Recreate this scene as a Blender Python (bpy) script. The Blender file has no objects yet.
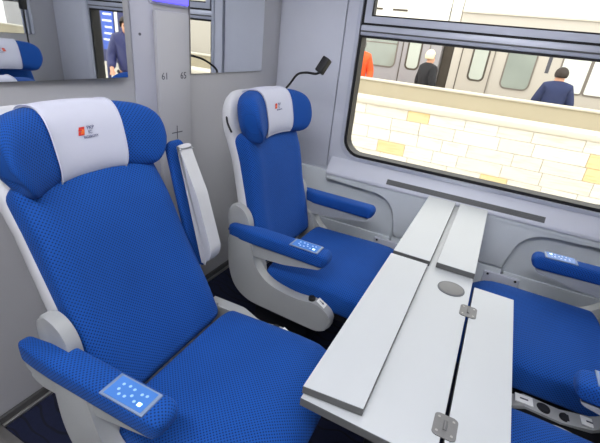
import bpy, bmesh, math, random
from mathutils import Vector, Matrix
C = bpy.context.scene.collection
S = bpy.context.scene
PI = math.pi
random.seed(7)

# ------------------------------------------------------------------ camera
cam = bpy.data.cameras.new('camera'); cam.sensor_width = 36; cam.sensor_fit = 'HORIZONTAL'
cam.lens = 394.179 / 600 * 36; cam.clip_start = 0.02; cam.clip_end = 200
camo = bpy.data.objects.new('camera', cam); C.objects.link(camo); S.camera = camo
right = Vector((0.88412695, 0.45671763, 0.09863339))
down = Vector((0.2746536, -0.33721482, -0.90047297))
fwd = Vector((-0.37800124, 0.82322243, -0.42357985))
m = Matrix.Identity(4)
for i in range(3):
    m[i][0] = right[i]; m[i][1] = -down[i]; m[i][2] = -fwd[i]
m[0][3], m[1][3], m[2][3] = 1.2281, -2.1078, 1.3
camo.matrix_world = m

# ------------------------------------------------------------------ world, exposure
w = bpy.data.worlds.new('overcast'); S.world = w; w.use_nodes = True
bg = w.node_tree.nodes['Background']
bg.inputs[0].default_value = (1.0, 0.98, 0.945, 1); bg.inputs[1].default_value = 3.0
S.view_settings.view_transform = 'Standard'; S.view_settings.look = 'None'
S.view_settings.exposure = 0.0; S.view_settings.gamma = 1.0
S.view_settings.use_curve_mapping = False
CEIL_LAMP, CORR_LAMP, LED = 6.6, 30.0, 1.2
S.cycles.max_bounces = 10; S.cycles.transparent_max_bounces = 12

# ------------------------------------------------------------------ materials
def srgb(r, g, b):
    f = lambda c: c / 12.92 if c <= 0.04045 else ((c + 0.055) / 1.055) ** 2.4
    return (f(r / 255), f(g / 255), f(b / 255), 1)

def mat(name, col, rough=0.5, metal=0.0, emit=None, estr=0, noise=0.06, scale=12, bump=0.0, bscale=200, sheen=0):
    mt = bpy.data.materials.new(name); mt.use_nodes = True
    nt = mt.node_tree; b = nt.nodes['Principled BSDF']
    b.inputs['Roughness'].default_value = rough; b.inputs['Metallic'].default_value = metal
    tc = nt.nodes.new('ShaderNodeTexCoord')
    n = nt.nodes.new('ShaderNodeTexNoise'); n.inputs['Scale'].default_value = scale; n.inputs['Detail'].default_value = 4
    nt.links.new(tc.outputs['Object'], n.inputs['Vector'])
    mx = nt.nodes.new('ShaderNodeMix'); mx.data_type = 'RGBA'
    mx.inputs[6].default_value = tuple(c * (1 - noise) for c in col[:3]) + (1,)
    mx.inputs[7].default_value = tuple(min(1, c * (1 + noise)) for c in col[:3]) + (1,)
    nt.links.new(n.outputs['Fac'], mx.inputs[0]); nt.links.new(mx.outputs[2], b.inputs['Base Color'])
    if bump:
        n2 = nt.nodes.new('ShaderNodeTexNoise'); n2.inputs['Scale'].default_value = bscale
        nt.links.new(tc.outputs['Object'], n2.inputs['Vector'])
        bp = nt.nodes.new('ShaderNodeBump'); bp.inputs['Strength'].default_value = bump; bp.inputs['Distance'].default_value = 0.002
        nt.links.new(n2.outputs['Fac'], bp.inputs['Height']); nt.links.new(bp.outputs[0], b.inputs['Normal'])
    if sheen: b.inputs['Sheen Weight'].default_value = sheen
    if emit:
        b.inputs['Emission Color'].default_value = emit; b.inputs['Emission Strength'].default_value = estr
    return mt

def fabric(name, light, dark, pitch):
    mt = bpy.data.materials.new(name); mt.use_nodes = True
    nt = mt.node_tree; b = nt.nodes['Principled BSDF']; N = nt.nodes.new; L = nt.links.new
    b.inputs['Roughness'].default_value = 0.85; b.inputs['Sheen Weight'].default_value = 0.06
    b.inputs['Specular IOR Level'].default_value = 0.25
    b.inputs['Sheen Tint'].default_value = (0.4, 0.6, 1, 1)
    uv = N('ShaderNodeUVMap'); sep = N('ShaderNodeSeparateXYZ'); L(uv.outputs[0], sep.inputs[0])
    sn = []
    for k in (0, 1):
        mu = N('ShaderNodeMath'); mu.operation = 'MULTIPLY'; mu.inputs[1].default_value = 2 * PI / pitch
        L(sep.outputs[k], mu.inputs[0]); si = N('ShaderNodeMath'); si.operation = 'SINE'; L(mu.outputs[0], si.inputs[0]); sn.append(si)
    pr = N('ShaderNodeMath'); pr.operation = 'MULTIPLY'; L(sn[0].outputs[0], pr.inputs[0]); L(sn[1].outputs[0], pr.inputs[1])
    rp = N('ShaderNodeMapRange'); rp.inputs['From Min'].default_value = 0.1; rp.inputs['From Max'].default_value = 0.75
    L(pr.outputs[0], rp.inputs['Value'])
    tc = N('ShaderNodeTexCoord'); n = N('ShaderNodeTexNoise'); n.inputs['Scale'].default_value = 7; n.inputs['Detail'].default_value = 3
    L(tc.outputs['Object'], n.inputs['Vector'])
    base = N('ShaderNodeMix'); base.data_type = 'RGBA'
    base.inputs[6].default_value = tuple(c * 0.82 for c in light[:3]) + (1,)
    base.inputs[7].default_value = tuple(c * 1.18 for c in light[:3]) + (1,)
    L(n.outputs['Fac'], base.inputs[0])
    mx = N('ShaderNodeMix'); mx.data_type = 'RGBA'; L(rp.outputs[0], mx.inputs[0]); L(base.outputs[2], mx.inputs[6]); mx.inputs[7].default_value = dark
    L(mx.outputs[2], b.inputs['Base Color'])
    inv = N('ShaderNodeMath'); inv.operation = 'SUBTRACT'; inv.inputs[0].default_value = 1; L(rp.outputs[0], inv.inputs[1])
    bp = N('ShaderNodeBump'); bp.inputs['Strength'].default_value = 0.35; bp.inputs['Distance'].default_value = 0.0015
    L(inv.outputs[0], bp.inputs['Height']); L(bp.outputs[0], b.inputs['Normal'])
    return mt

def glass(name, tint=(0.97, 0.98, 0.97, 1), refl=0.05):
    mt = bpy.data.materials.new(name); mt.use_nodes = True; nt = mt.node_tree; nt.nodes.clear()
    o = nt.nodes.new('ShaderNodeOutputMaterial'); t = nt.nodes.new('ShaderNodeBsdfTransparent'); t.inputs[0].default_value = tint
    g = nt.nodes.new('ShaderNodeBsdfGlossy'); g.inputs['Roughness'].default_value = 0.01
    mx = nt.nodes.new('ShaderNodeMixShader'); fr = nt.nodes.new('ShaderNodeFresnel'); fr.inputs[0].default_value = 1.3
    ge = nt.nodes.new('ShaderNodeNewGeometry'); io = nt.nodes.new('ShaderNodeMapRange')   # same reflectance from both faces of the sheet
    io.inputs['To Min'].default_value = 1.3; io.inputs['To Max'].default_value = 1 / 1.3
    nt.links.new(ge.outputs['Backfacing'], io.inputs['Value']); nt.links.new(io.outputs[0], fr.inputs[0])
    nt.links.new(fr.outputs[0], mx.inputs[0])
    nt.links.new(t.outputs[0], mx.inputs[1]); nt.links.new(g.outputs[0], mx.inputs[2]); nt.links.new(mx.outputs[0], o.inputs[0])
    return mt

def stone(name, c0, c1):
    """bedded stone: faint level veins running along the slab"""
    mt = mat(name, c0, 0.65, noise=0.05, scale=9, bump=0.3, bscale=60); nt = mt.node_tree; b = nt.nodes['Principled BSDF']
    src = b.inputs['Base Color'].links[0].from_socket
    tc = nt.nodes.new('ShaderNodeTexCoord'); mp = nt.nodes.new('ShaderNodeMapping'); mp.inputs['Scale'].default_value = (2.2, 1, 22)
    gi = nt.nodes.new('ShaderNodeObjectInfo'); ad = nt.nodes.new('ShaderNodeVectorMath')
    nt.links.new(tc.outputs['Object'], mp.inputs['Vector']); nt.links.new(mp.outputs[0], ad.inputs[0]); nt.links.new(gi.outputs['Location'], ad.inputs[1])
    n = nt.nodes.new('ShaderNodeTexNoise'); n.inputs['Scale'].default_value = 1.6; n.inputs['Detail'].default_value = 5
    nt.links.new(ad.outputs[0], n.inputs['Vector'])
    rp = nt.nodes.new('ShaderNodeMapRange'); rp.inputs['From Min'].default_value = 0.52; rp.inputs['From Max'].default_value = 0.72
    nt.links.new(n.outputs['Fac'], rp.inputs['Value'])
    mx = nt.nodes.new('ShaderNodeMix'); mx.data_type = 'RGBA'
    nt.links.new(rp.outputs[0], mx.inputs[0]); nt.links.new(src, mx.inputs[6]); mx.inputs[7].default_value = c1
    nt.links.new(mx.outputs[2], b.inputs['Base Color'])
    return mt

def carpet():
    mt = mat('navy_carpet', srgb(16, 24, 54), 0.95, noise=0.3, scale=60, bump=0.6, bscale=500)
    nt = mt.node_tree; b = nt.nodes['Principled BSDF']
    src = b.inputs['Base Color'].links[0].from_socket
    tc = nt.nodes.new('ShaderNodeTexCoord'); wv = nt.nodes.new('ShaderNodeTexWave'); wv.wave_type = 'RINGS'
    wv.inputs['Scale'].default_value = 6; wv.inputs['Distortion'].default_value = 9; wv.inputs['Detail'].default_value = 1
    nt.links.new(tc.outputs['Object'], wv.inputs['Vector'])
    rp = nt.nodes.new('ShaderNodeMapRange'); rp.inputs['From Min'].default_value = 0.9; rp.inputs['From Max'].default_value = 0.97
    nt.links.new(wv.outputs['Fac'], rp.inputs['Value'])
    mx = nt.nodes.new('ShaderNodeMix'); mx.data_type = 'RGBA'
    nt.links.new(rp.outputs[0], mx.inputs[0]); nt.links.new(src, mx.inputs[6]); mx.inputs[7].default_value = srgb(10, 13, 30)
    nt.links.new(mx.outputs[2], b.inputs['Base Color'])
    return mt

M = dict(
    fabric=fabric('blue_knit_fabric', (0.0068, 0.076, 0.345, 1), (0.002, 0.017, 0.10, 1), 0.0100),
    seam=mat('dark_seam', srgb(14, 30, 90), 0.9),
    linen=mat('white_linen', srgb(200, 202, 215), 0.9, noise=0.03, bump=0.3, bscale=900),
    shell=mat('pale_grey_plastic', srgb(196, 197, 199), 0.45, noise=0.03),
    shellgrey=mat('grey_plastic', srgb(160, 162, 161), 0.45, noise=0.04),
    dark=mat('dark_plastic', srgb(28, 29, 34), 0.6),
    black=mat('black_rubber', srgb(14, 14, 16), 0.55),
    partition=mat('pale_laminate', srgb(178, 178, 181), 0.4, noise=0.03, scale=4),
    post=mat('cool_laminate', srgb(184, 185, 196), 0.4, noise=0.02),
    wallgrey=mat('window_wall_laminate', srgb(203, 206, 216), 0.42, noise=0.03),
    panelgrey=mat('lower_wall_laminate', srgb(220, 226, 229), 0.42, noise=0.03),
    alu=mat('window_aluminium', srgb(190, 194, 206), 0.38, 0.2, noise=0.04),
    steel=mat('brushed_steel', srgb(170, 168, 164), 0.38, 0.8, noise=0.08, scale=60),
    hinge=mat('hinge_steel', srgb(118, 118, 117), 0.5, 0.2, noise=0.08, scale=60),
    table=mat('white_laminate', srgb(189, 193, 194), 0.38, noise=0.015, scale=5),
    tedge=mat('grey_table_edging', srgb(88, 89, 88), 0.5),
    vent=mat('vent_grey', srgb(98, 100, 102), 0.6),
    baseb=mat('dark_skirting', srgb(70, 70, 70), 0.5),
    carpet=carpet(),
    corridor=mat('corridor_vinyl', srgb(150, 150, 150), 0.5),
    ceil=mat('ceiling_white', srgb(225, 225, 228), 0.6),
    mirror=None,
    glass=glass('window_glass'),
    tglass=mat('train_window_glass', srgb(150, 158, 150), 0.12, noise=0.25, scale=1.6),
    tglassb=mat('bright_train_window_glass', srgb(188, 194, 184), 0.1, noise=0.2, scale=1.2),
    tglassw=mat('train_window_glass_painted_reflection', srgb(226, 230, 222), 0.1, noise=0.08, scale=1.2),  # bright reflection painted into the glass colour
    train_silver=mat('train_silver_paint', srgb(158, 155, 158), 0.4, noise=0.05, scale=2),
    train_cream=mat('train_cream_paint', srgb(188, 181, 170), 0.4, noise=0.05, scale=2),
    train_roof=mat('train_roof_paint', srgb(236, 234, 226), 0.5, noise=0.05, scale=2),
    tdark=mat('train_gap_rubber', srgb(84, 76, 66), 0.8),
    tframe=mat('train_window_rubber', srgb(120, 112, 104), 0.7),
    stone=stone('cream_stone', srgb(222, 215, 202), srgb(206, 196, 178)),
    stoneb=stone('pale_stone', srgb(226, 221, 210), srgb(212, 204, 188)),
    stoney=stone('yellow_stone', srgb(224, 200, 152), srgb(220, 186, 124)),
    coping=mat('coping_stone', srgb(205, 198, 182), 0.5, noise=0.06),
    beige=mat('beige_stone', srgb(184, 174, 150), 0.6, noise=0.08, scale=2),
    joint=mat('stone_joint', srgb(220, 213, 198), 0.9),
    platform=mat('platform_paving', srgb(170, 165, 152), 0.8, noise=0.1),
    skin=mat('skin', srgb(214, 160, 130), 0.6),
    navy=mat('navy_jacket_cloth', srgb(38, 48, 86), 0.85, noise=0.2),
    blackcoat=mat('black_coat_cloth', srgb(30, 30, 34), 0.85, noise=0.2),
    orange=mat('orange_work_cloth', srgb(236, 92, 40), 0.85, noise=0.1),
    trousers=mat('dark_trousers_cloth', srgb(40, 40, 48), 0.9),
    hair=mat('dark_hair', srgb(52, 44, 38), 0.8),
    knit=mat('cream_knit', srgb(236, 222, 190), 0.95, noise=0.1),
    grey_hair=mat('grey_cloth', srgb(110, 110, 112), 0.9),
    ink=mat('grey_ink', srgb(80, 80, 88), 0.7),
    red=mat('red_print', srgb(206, 46, 38), 0.7), orangep=mat('orange_print', srgb(232, 112, 40), 0.7),
    navyp=mat('navy_print', srgb(50, 60, 110), 0.7),
    board=mat('blue_board_face', srgb(40, 84, 190), 0.4, noise=0.1),
    boardframe=mat('board_frame_navy', srgb(40, 44, 96), 0.5),
    white=mat('white_paint', srgb(240, 240, 236), 0.5),
    screen=mat('keypad_glass', srgb(72, 124, 196), 0.25, emit=srgb(60, 120, 220), estr=0.10),
    bezel=mat('keypad_plate', srgb(122, 142, 172), 0.4),
    key=mat('lit_key', srgb(150, 190, 240), 0.3, emit=srgb(150, 200, 255), estr=0.18),
    keyhot=mat('bright_lit_key', srgb(220, 245, 255), 0.3, emit=srgb(190, 240, 255), estr=2.2),
    led=mat('violet_led', srgb(120, 110, 240), 0.5, emit=srgb(92, 84, 255), estr=LED),
    lamp=mat('ceiling_diffuser', srgb(255, 255, 255), 0.5, emit=srgb(250, 250, 255), estr=CEIL_LAMP),
    clamp=mat('corridor_diffuser', srgb(255, 255, 255), 0.5, emit=srgb(250, 250, 255), estr=CORR_LAMP),
)
mm = mat('mirror_silver', (0.80, 0.82, 0.83, 1), 0.015, 1.0, noise=0.0); M['mirror'] = mm

# ------------------------------------------------------------------ helpers
def link(name, me, mt, parent=None, smooth=True):
    o = bpy.data.objects.new(name, me); C.objects.link(o)
    if mt is not None and not me.materials: me.materials.append(mt)
    if smooth:
        for p in me.polygons: p.use_smooth = True
    if parent is not None: o.parent = parent
    return o

def auto(o, ang=35):
    me = o.data
    try: me.set_sharp_from_angle(angle=math.radians(ang))
    except Exception: pass
    return o

def bmobj(name, bm, mt, parent=None, ang=35):
    bmesh.ops.recalc_face_normals(bm, faces=bm.faces)
    me = bpy.data.meshes.new(name); bm.to_mesh(me); bm.free()
    return auto(link(name, me, mt, parent), ang)

def tagt(o, label, cat, group=None):
    o['label'] = label; o['category'] = cat
    if group: o['group'] = group
    return o

def thing(name, label, cat, loc=(0, 0, 0), rz=0, group=None):
    o = bpy.data.objects.new(name, None); C.objects.link(o); o.empty_display_size = 0.1
    o.location = loc; o.rotation_euler = (0, 0, rz)
    return tagt(o, label, cat, group)

def struct(o): o['kind'] = 'structure'; return o

def add_box(bm, x0, x1, y0, y1, z0, z1, bev=0.0, seg=2, mx=None):
    v = [bm.verts.new((x, y, z)) for x in (x0, x1) for y in (y0, y1) for z in (z0, z1)]
    fs = [bm.faces.new([v[i] for i in q]) for q in ((0, 1, 3, 2), (4, 6, 7, 5), (0, 4, 5, 1), (2, 3, 7, 6), (0, 2, 6, 4), (1, 5, 7, 3))]
    if bev:
        es = list({e for f in fs for e in f.edges})
        r = bmesh.ops.bevel(bm, geom=es, offset=bev, segments=seg, profile=0.5, affect='EDGES')
    if mx is not None: bmesh.ops.transform(bm, matrix=mx, verts=[q for q in bm.verts if q.tag is False] if False else bm.verts)

def box(name, x0, x1, y0, y1, z0, z1, mt, parent=None, bev=0.0, seg=2):
    bm = bmesh.new(); add_box(bm, min(x0, x1), max(x0, x1), min(y0, y1), max(y0, y1), min(z0, z1), max(z0, z1), bev, seg)
    return bmobj(name, bm, mt, parent)

def prism(name, pts, a, b, axis, mt, parent=None, bev=0.0, seg=2, holes=(), top=None):
    """polygon pts in the plane normal to `axis`, from a to b along it; for y: (x,z); for z: (x,y); for x: (y,z)."""
    def P(p, t):
        return {'y': (p[0], t, p[1]), 'z': (p[0], p[1], t), 'x': (t, p[0], p[1])}[axis]
    bm = bmesh.new()
    if holes:
        loops = [pts] + list(holes)
        for t in (a, b):
            es = []
            for lp in loops:
                vs = [bm.verts.new(P(p, t)) for p in lp]
                es += [bm.edges.new((vs[i], vs[(i + 1) % len(vs)])) for i in range(len(vs))]
            bmesh.ops.triangle_fill(bm, use_beauty=True, use_dissolve=False, edges=es)
        bm.verts.ensure_lookup_table(); n0 = sum(len(l) for l in loops); k = 0
        for lp in loops:
            n = len(lp)
            for i in range(n):
                j = (i + 1) % n
                bm.faces.new((bm.verts[k + i], bm.verts[k + j], bm.verts[n0 + k + j], bm.verts[n0 + k + i]))
            k += n
    else:
        n = len(pts)
        va = [bm.verts.new(P(p, a)) for p in pts]; vb = [bm.verts.new(P(p, b)) for p in pts]
        fa = bm.faces.new(va); fb = bm.faces.new(vb[::-1])
        for i in range(n): bm.faces.new((va[i], vb[i], vb[(i + 1) % n], va[(i + 1) % n]))
        if bev:
            bmesh.ops.bevel(bm, geom=list(set(fa.edges) | set(fb.edges)), offset=bev, segments=seg, profile=0.5, affect='EDGES')
    return bmobj(name, bm, mt, parent, 40)

def rrect(x0, x1, z0, z1, r, n=6):
    out = []
    for cx, cz, a0 in ((x1 - r, z1 - r, 0), (x0 + r, z1 - r, PI / 2), (x0 + r, z0 + r, PI), (x1 - r, z0 + r, 1.5 * PI)):
        for i in range(n + 1):
            a = a0 + PI / 2 * i / n; out.append((cx + r * math.cos(a), cz + r * math.sin(a)))
    return out

def smooth_poly(pts, rads, n=5):
    """round the corners of polygon pts with radii rads"""
    out = []; N = len(pts)
    for i in range(N):
        p = Vector(pts[i]); a = Vector(pts[i - 1]) - p; b = Vector(pts[(i + 1) % N]) - p
        r = rads[i] if isinstance(rads, (list, tuple)) else rads
        r = min(r, a.length * 0.49, b.length * 0.49)
        if r < 1e-5: out.append(tuple(p)); continue
        pa = p + a.normalized() * r; pb = p + b.normalized() * r
        for k in range(n + 1):
            t = k / n; q = (1 - t) ** 2 * pa + 2 * t * (1 - t) * p + t * t * pb; out.append(tuple(q))
    return out

def loft(name, rings, mt, parent=None, ulen=None, cap=True, close=True):
    """rings: list of closed loops of points; uv = (arc length around, arc length along)."""
    n = len(rings[0]); vs = [p for r in rings for p in r]; fs = []; uvs = []
    mid = len(rings) // 2
    L = [0]
    for i in range(n): L.append(L[-1] + (Vector(rings[mid][(i + 1) % n]) - Vector(rings[mid][i])).length)
    A = [0]
    for k in range(1, len(rings)):
        d = max((Vector(rings[k][i]) - Vector(rings[k - 1][i])).length for i in range(0, n, max(1, n // 12)))
        A.append(A[-1] + d)
    for k in range(len(rings) - 1):
        for i in range(n if close else n - 1):
            j = (i + 1) % n
            fs.append((k * n + i, k * n + j, (k + 1) * n + j, (k + 1) * n + i))
            uvs.append(((L[i], A[k]), (L[i + 1], A[k]), (L[i + 1], A[k + 1]), (L[i], A[k + 1])))
    if cap and close:
        fs.append(tuple(range(n - 1, -1, -1))); uvs.append(tuple((L[i], 0) for i in range(n - 1, -1, -1)))
        fs.append(tuple((len(rings) - 1) * n + i for i in range(n))); uvs.append(tuple((L[i], A[-1]) for i in range(n)))
    me = bpy.data.meshes.new(name); me.from_pydata([tuple(v) for v in vs], [], fs)
    ul = me.uv_layers.new(name='UVMap')
    for p, u in zip(me.polygons, uvs):
        for li, q in zip(p.loop_indices, u): ul.data[li].uv = q
    bm = bmesh.new(); bm.from_mesh(me); bmesh.ops.recalc_face_normals(bm, faces=bm.faces); bm.to_mesh(me); bm.free()
    return auto(link(name, me, mt, parent), 60)

def spow(v, e): return math.copysign(abs(v) ** e, v)

def pad(name, path, hw, ht, mt, parent=None, e=4.0, endr=0.03, n=40, front=None, ctr=0.0, steps=22, endpow=2.0):
    """upholstered slab: follows path (list of (x,z)); y across; thickness along the path's normal."""
    P = [Vector(p) for p in path]; ln = [0]
    for i in range(1, len(P)): ln.append(ln[-1] + (P[i] - P[i - 1]).length)
    T = ln[-1]
    def at(s):
        s = max(0, min(T, s))
        for i in range(1, len(P)):
            if s <= ln[i] + 1e-9:
                t = (s - ln[i - 1]) / (ln[i] - ln[i - 1]); return P[i - 1].lerp(P[i], t)
        return P[-1]
    ss = []
    for i in range(7): ss.append(endr * (1 - math.cos(PI / 2 * i / 6)))
    k = max(2, steps)
    ss += [endr + (T - 2 * endr) * i / k for i in range(1, k)]
    ss += [T - q for q in ss[6::-1]]
    rings = []
    for s in ss:
        c = at(s); h = 0.012; d = (at(s + h) - at(s - h)).normalized(); nn = Vector((-d.y, d.x))
        q = 1.0
        m_ = min(s, T - s)
        if m_ < endr: q = math.sqrt(max(0.0, 1 - ((endr - m_) / endr) ** 2))
        H = hw(s / T) if callable(hw) else hw; Th = ht(s / T) if callable(ht) else ht
        y0 = ctr(s / T) if callable(ctr) else ctr
        Hh = H - endr * (1 - q) * 0.9; tt = Th * max(q, 0.02) if endr >= Th else Th - endr * (1 - q)
        loop = []
        for i in range(n):
            a = 2 * PI * i / n
            yy = Hh * spow(math.cos(a), 2 / e); v = tt * spow(math.sin(a), 2 / e)
            if front and math.sin(a) > 0: v += front(yy / H, s / T) * math.sin(a) ** 0.5 * q
            loop.append((c.x + nn.x * v, y0 + yy, c.y + nn.y * v))
        rings.append(loop)
    return loft(name, rings, mt, parent)

def tube(name, pts, r, mt, parent=None, n=8, steps=6):
    P = [Vector(p) for p in pts]; Q = []
    for i in range(len(P) - 1):
        p0 = P[max(0, i - 1)]; p1 = P[i]; p2 = P[i + 1]; p3 = P[min(len(P) - 1, i + 2)]
        for k in range(steps):
            t = k / steps
            Q.append(0.5 * ((2 * p1) + (p2 - p0) * t + (2 * p0 - 5 * p1 + 4 * p2 - p3) * t * t + (3 * p1 - p0 - 3 * p2 + p3) * t ** 3))
    Q.append(P[-1]); rings = []
    for i, q in enumerate(Q):
        d = (Q[min(i + 1, len(Q) - 1)] - Q[max(i - 1, 0)]).normalized()
        up = Vector((0, 0, 1)) if abs(d.z) < 0.9 else Vector((1, 0, 0))
        a = d.cross(up).normalized(); b = d.cross(a)
        rings.append([q + a * r * math.cos(2 * PI * k / n) + b * r * math.sin(2 * PI * k / n) for k in range(n)])
    return loft(name, rings, mt, parent)

def cyl(name, c, r, d, axis, mt, parent=None, n=28, bev=0.002):
    bm = bmesh.new()
    bmesh.ops.create_cone(bm, cap_ends=True, segments=n, radius1=r, radius2=r, depth=d)
    if bev:
        es = [e for e in bm.edges if len(e.link_faces) == 2 and any(len(f.verts) > 4 for f in e.link_faces)]
        bmesh.ops.bevel(bm, geom=es, offset=bev, segments=2, profile=0.5, affect='EDGES')
    R = {'z': Matrix.Identity(4), 'y': Matrix.Rotation(PI / 2, 4, 'X'), 'x': Matrix.Rotation(PI / 2, 4, 'Y')}[axis]
    bmesh.ops.transform(bm, matrix=Matrix.Translation(c) @ R, verts=bm.verts)
    return bmobj(name, bm, mt, parent)

def text(name, s, size, mt, mx, parent=None, depth=0.0006, align='CENTER', bold=0.0):
    """flat lettering: text in local XY, placed by matrix mx"""
    cu = bpy.data.curves.new(name, 'FONT'); cu.body = s; cu.size = size; cu.extrude = depth; cu.align_x = align; cu.align_y = 'CENTER'; cu.offset = bold
    cu.resolution_u = 2
    t = bpy.data.objects.new(name, cu); C.objects.link(t)
    bpy.context.view_layer.update()
    me = bpy.data.meshes.new_from_object(t.evaluated_get(bpy.context.evaluated_depsgraph_get()))
    bpy.data.objects.remove(t); bpy.data.curves.remove(cu)
    me.materials.clear(); me.transform(mx); me.name = name
    return link(name, me, mt, parent, smooth=False)

def frame_mx(o, xd, yd):
    xd = Vector(xd).normalized(); yd = Vector(yd); yd = (yd - xd * yd.dot(xd)).normalized(); zd = xd.cross(yd); mx = Matrix.Identity(4)
    for i in range(3): mx[i][0] = xd[i]; mx[i][1] = yd[i]; mx[i][2] = zd[i]; mx[i][3] = o[i]
    return mx

L = 2.31           # bay length, partition to partition
YD = -1.70         # doorway line
# ------------------------------------------------------------------ room shell
struct(box('floor', -0.04, L + 0.04, YD, 0.06, -0.04, 0.0, M['carpet']))
struct(box('floor', -1.2, 3.5, -3.0, YD - 0.035, -0.045, -0.004, M['corridor']))
struct(box('trim_1', -0.04, L + 0.04, YD - 0.035, YD, -0.04, 0.006, M['steel'], bev=0.003))
struct(box('ceiling', -1.2, 3.5, -3.0, 0.10, 2.25, 2.30, M['ceil']))
struct(box('wall_left', -0.04, 0.0, YD, 0.08, 0.0, 2.25, M['partition']))
struct(box('wall_right', L, L + 0.04, YD, 0.08, 0.0, 2.25, M['partition']))
struct(box('wall_corridor', -1.2, 3.5, -3.04, -3.0, -0.04, 2.25, M['partition']))
struct(box('wall_corridor', -1.24, -1.2, -3.0, YD, -0.04, 2.25, M['partition']))  # unseen cap across the corridor, added to keep daylight from leaking in
struct(box('wall_corridor', 3.5, 3.54, -3.0, YD, -0.04, 2.25, M['partition']))  # unseen cap at the other end, added against the same daylight leak
struct(box('wall_front', -1.2, -0.045, YD - 0.03, YD, -0.04, 2.25, M['partition']))
struct(box('wall_front', L - 0.55, 3.5, YD - 0.03, YD, -0.04, 2.25, M['partition']))
struct(box('wall_front', -0.045, L - 0.55, YD - 0.03, YD, 1.98, 2.25, M['partition']))
struct(box('door_1', -0.045, 0.004, YD - 0.028, YD - 0.002, 0.0, 1.98, M['baseb']))
struct(box('baseboard_left', 0.0, 0.014, YD, -0.02, 0.0, 0.035, M['baseb'], bev=0.003))
struct(box('baseboard_left', 0.014, 0.026, YD, -0.02, 0.0, 0.012, M['steel'], bev=0.003))
struct(box('baseboard_right', L - 0.014, L, YD, -0.02, 0.0, 0.035, M['baseb'], bev=0.003))
# number panel and strips on the left partition
struct(box('trim_2', 0.0, 0.006, -1.02, -0.915, 0.05, 2.24, M['post'], bev=0.002))
cyl('screw', (0.007, -0.985, 1.25), 0.005, 0.003, 'x', M['ink'], None, 10, 0)['kind'] = 'structure'
np_ = struct(box('trim_3', 0.0, 0.022, -0.920, -0.742, 0.05, 1.335, M['partition'], bev=0.006))
for s_, y_ in (('61', -0.888), ('65', -0.785)):
    text('seat_number', s_, 0.037, M['ink'], frame_mx((0.0223, y_, 1.105), (0, 1, 0), (0, 0, 1)), np_)
bm = bmesh.new()
add_box(bm, 0.0220, 0.0228, -0.862, -0.800, 0.876, 0.880); add_box(bm, 0.0220, 0.0228, -0.833, -0.829, 0.850, 0.906)
bmobj('cross_mark', bm, M['ink'], np_)
# ------------------------------------------------------------------ window wall
WX0, WX1, WZ0, WZ1 = 0.47, L - 0.47, 0.705, 1.92
hole = rrect(WX0, WX1, WZ0, WZ1, 0.10)
wb = struct(prism('wall_back', [(-0.04, 0.0), (L + 0.04, 0.0), (L + 0.04, 2.25), (-0.04, 2.25)], 0.02, 0.09, 'y', M['wallgrey'], holes=[hole]))
# panel around the window, standing proud of the wall
struct(prism('trim_4', smooth_poly([(0.40, 0.60), (L - 0.40, 0.60), (L - 0.40, 2.02), (0.40, 2.02)], 0.03), -0.004, 0.025, 'y', M['wallgrey'], holes=[rrect(WX0 - 0.012, WX1 + 0.012, WZ0 - 0.012, WZ1 + 0.012, 0.11)]))
struct(box('trim_5', 0.012, 0.388, 0.006, 0.025, 0.62, 2.2, M['wallgrey'], bev=0.004))
struct(box('trim_5', L - 0.388, L - 0.012, 0.006, 0.025, 0.62, 2.2, M['wallgrey'], bev=0.004))

win = struct(prism('window_1', rrect(WX0 - 0.012, WX1 + 0.012, WZ0 - 0.012, WZ1 + 0.012, 0.11), -0.010, 0.08, 'y', M['alu'], holes=[rrect(WX0 + 0.006, WX1 - 0.006, WZ0 + 0.006, WZ1 - 0.006, 0.098)]))
prism('gasket', rrect(WX0 + 0.004, WX1 - 0.004, WZ0 + 0.004, WZ1 - 0.004, 0.10), 0.004, 0.075, 'y', M['black'], win, holes=[rrect(WX0 + 0.022, WX1 - 0.022, WZ0 + 0.022, WZ1 - 0.022, 0.085)])
ZB = 1.335
box('crossbar', WX0 + 0.01, WX1 - 0.01, -0.004, 0.06, ZB, ZB + 0.048, M['alu'], win, bev=0.006)
box('crossbar_gasket', WX0 + 0.012, WX1 - 0.012, 0.002, 0.055, ZB - 0.010, ZB + 0.002, M['black'], win)
box('crossbar_groove', WX0 + 0.012, WX1 - 0.012, 0.006, 0.05, ZB + 0.044, ZB + 0.066, M['black'], win)
box('crossbar_lip', WX0 + 0.012, WX1 - 0.012, -0.007, 0.0, ZB + 0.016, ZB + 0.023, M['tedge'], win, bev=0.002)
prism('vent_window_frame', [(WX0 + 0.022, ZB + 0.058), (WX1 - 0.022, ZB + 0.058), (WX1 - 0.022, WZ1 - 0.02), (WX0 + 0.022, WZ1 - 0.02)], -0.002, 0.05, 'y', M['alu'], win,
      holes=[[(WX0 + 0.055, ZB + 0.088), (WX1 - 0.055, ZB + 0.088), (WX1 - 0.055, WZ1 - 0.06), (WX0 + 0.055, WZ1 - 0.06)]])
prism('vent_window_gasket', [(WX0 + 0.054, ZB + 0.087), (WX1 - 0.054, ZB + 0.087), (WX1 - 0.054, WZ1 - 0.059), (WX0 + 0.054, WZ1 - 0.059)], 0.006, 0.045, 'y', M['black'], win,
      holes=[[(WX0 + 0.062, ZB + 0.095), (WX1 - 0.062, ZB + 0.095), (WX1 - 0.062, WZ1 - 0.067), (WX0 + 0.062, WZ1 - 0.067)]])
prism('pane', rrect(WX0 + 0.012, WX1 - 0.012, WZ0 + 0.012, ZB - 0.004, 0.09), 0.050, 0.056, 'y', M['glass'], win)
box('pane', WX0 + 0.056, WX1 - 0.056, 0.030, 0.036, ZB + 0.09, WZ1 - 0.062, M['glass'], win)

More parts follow.
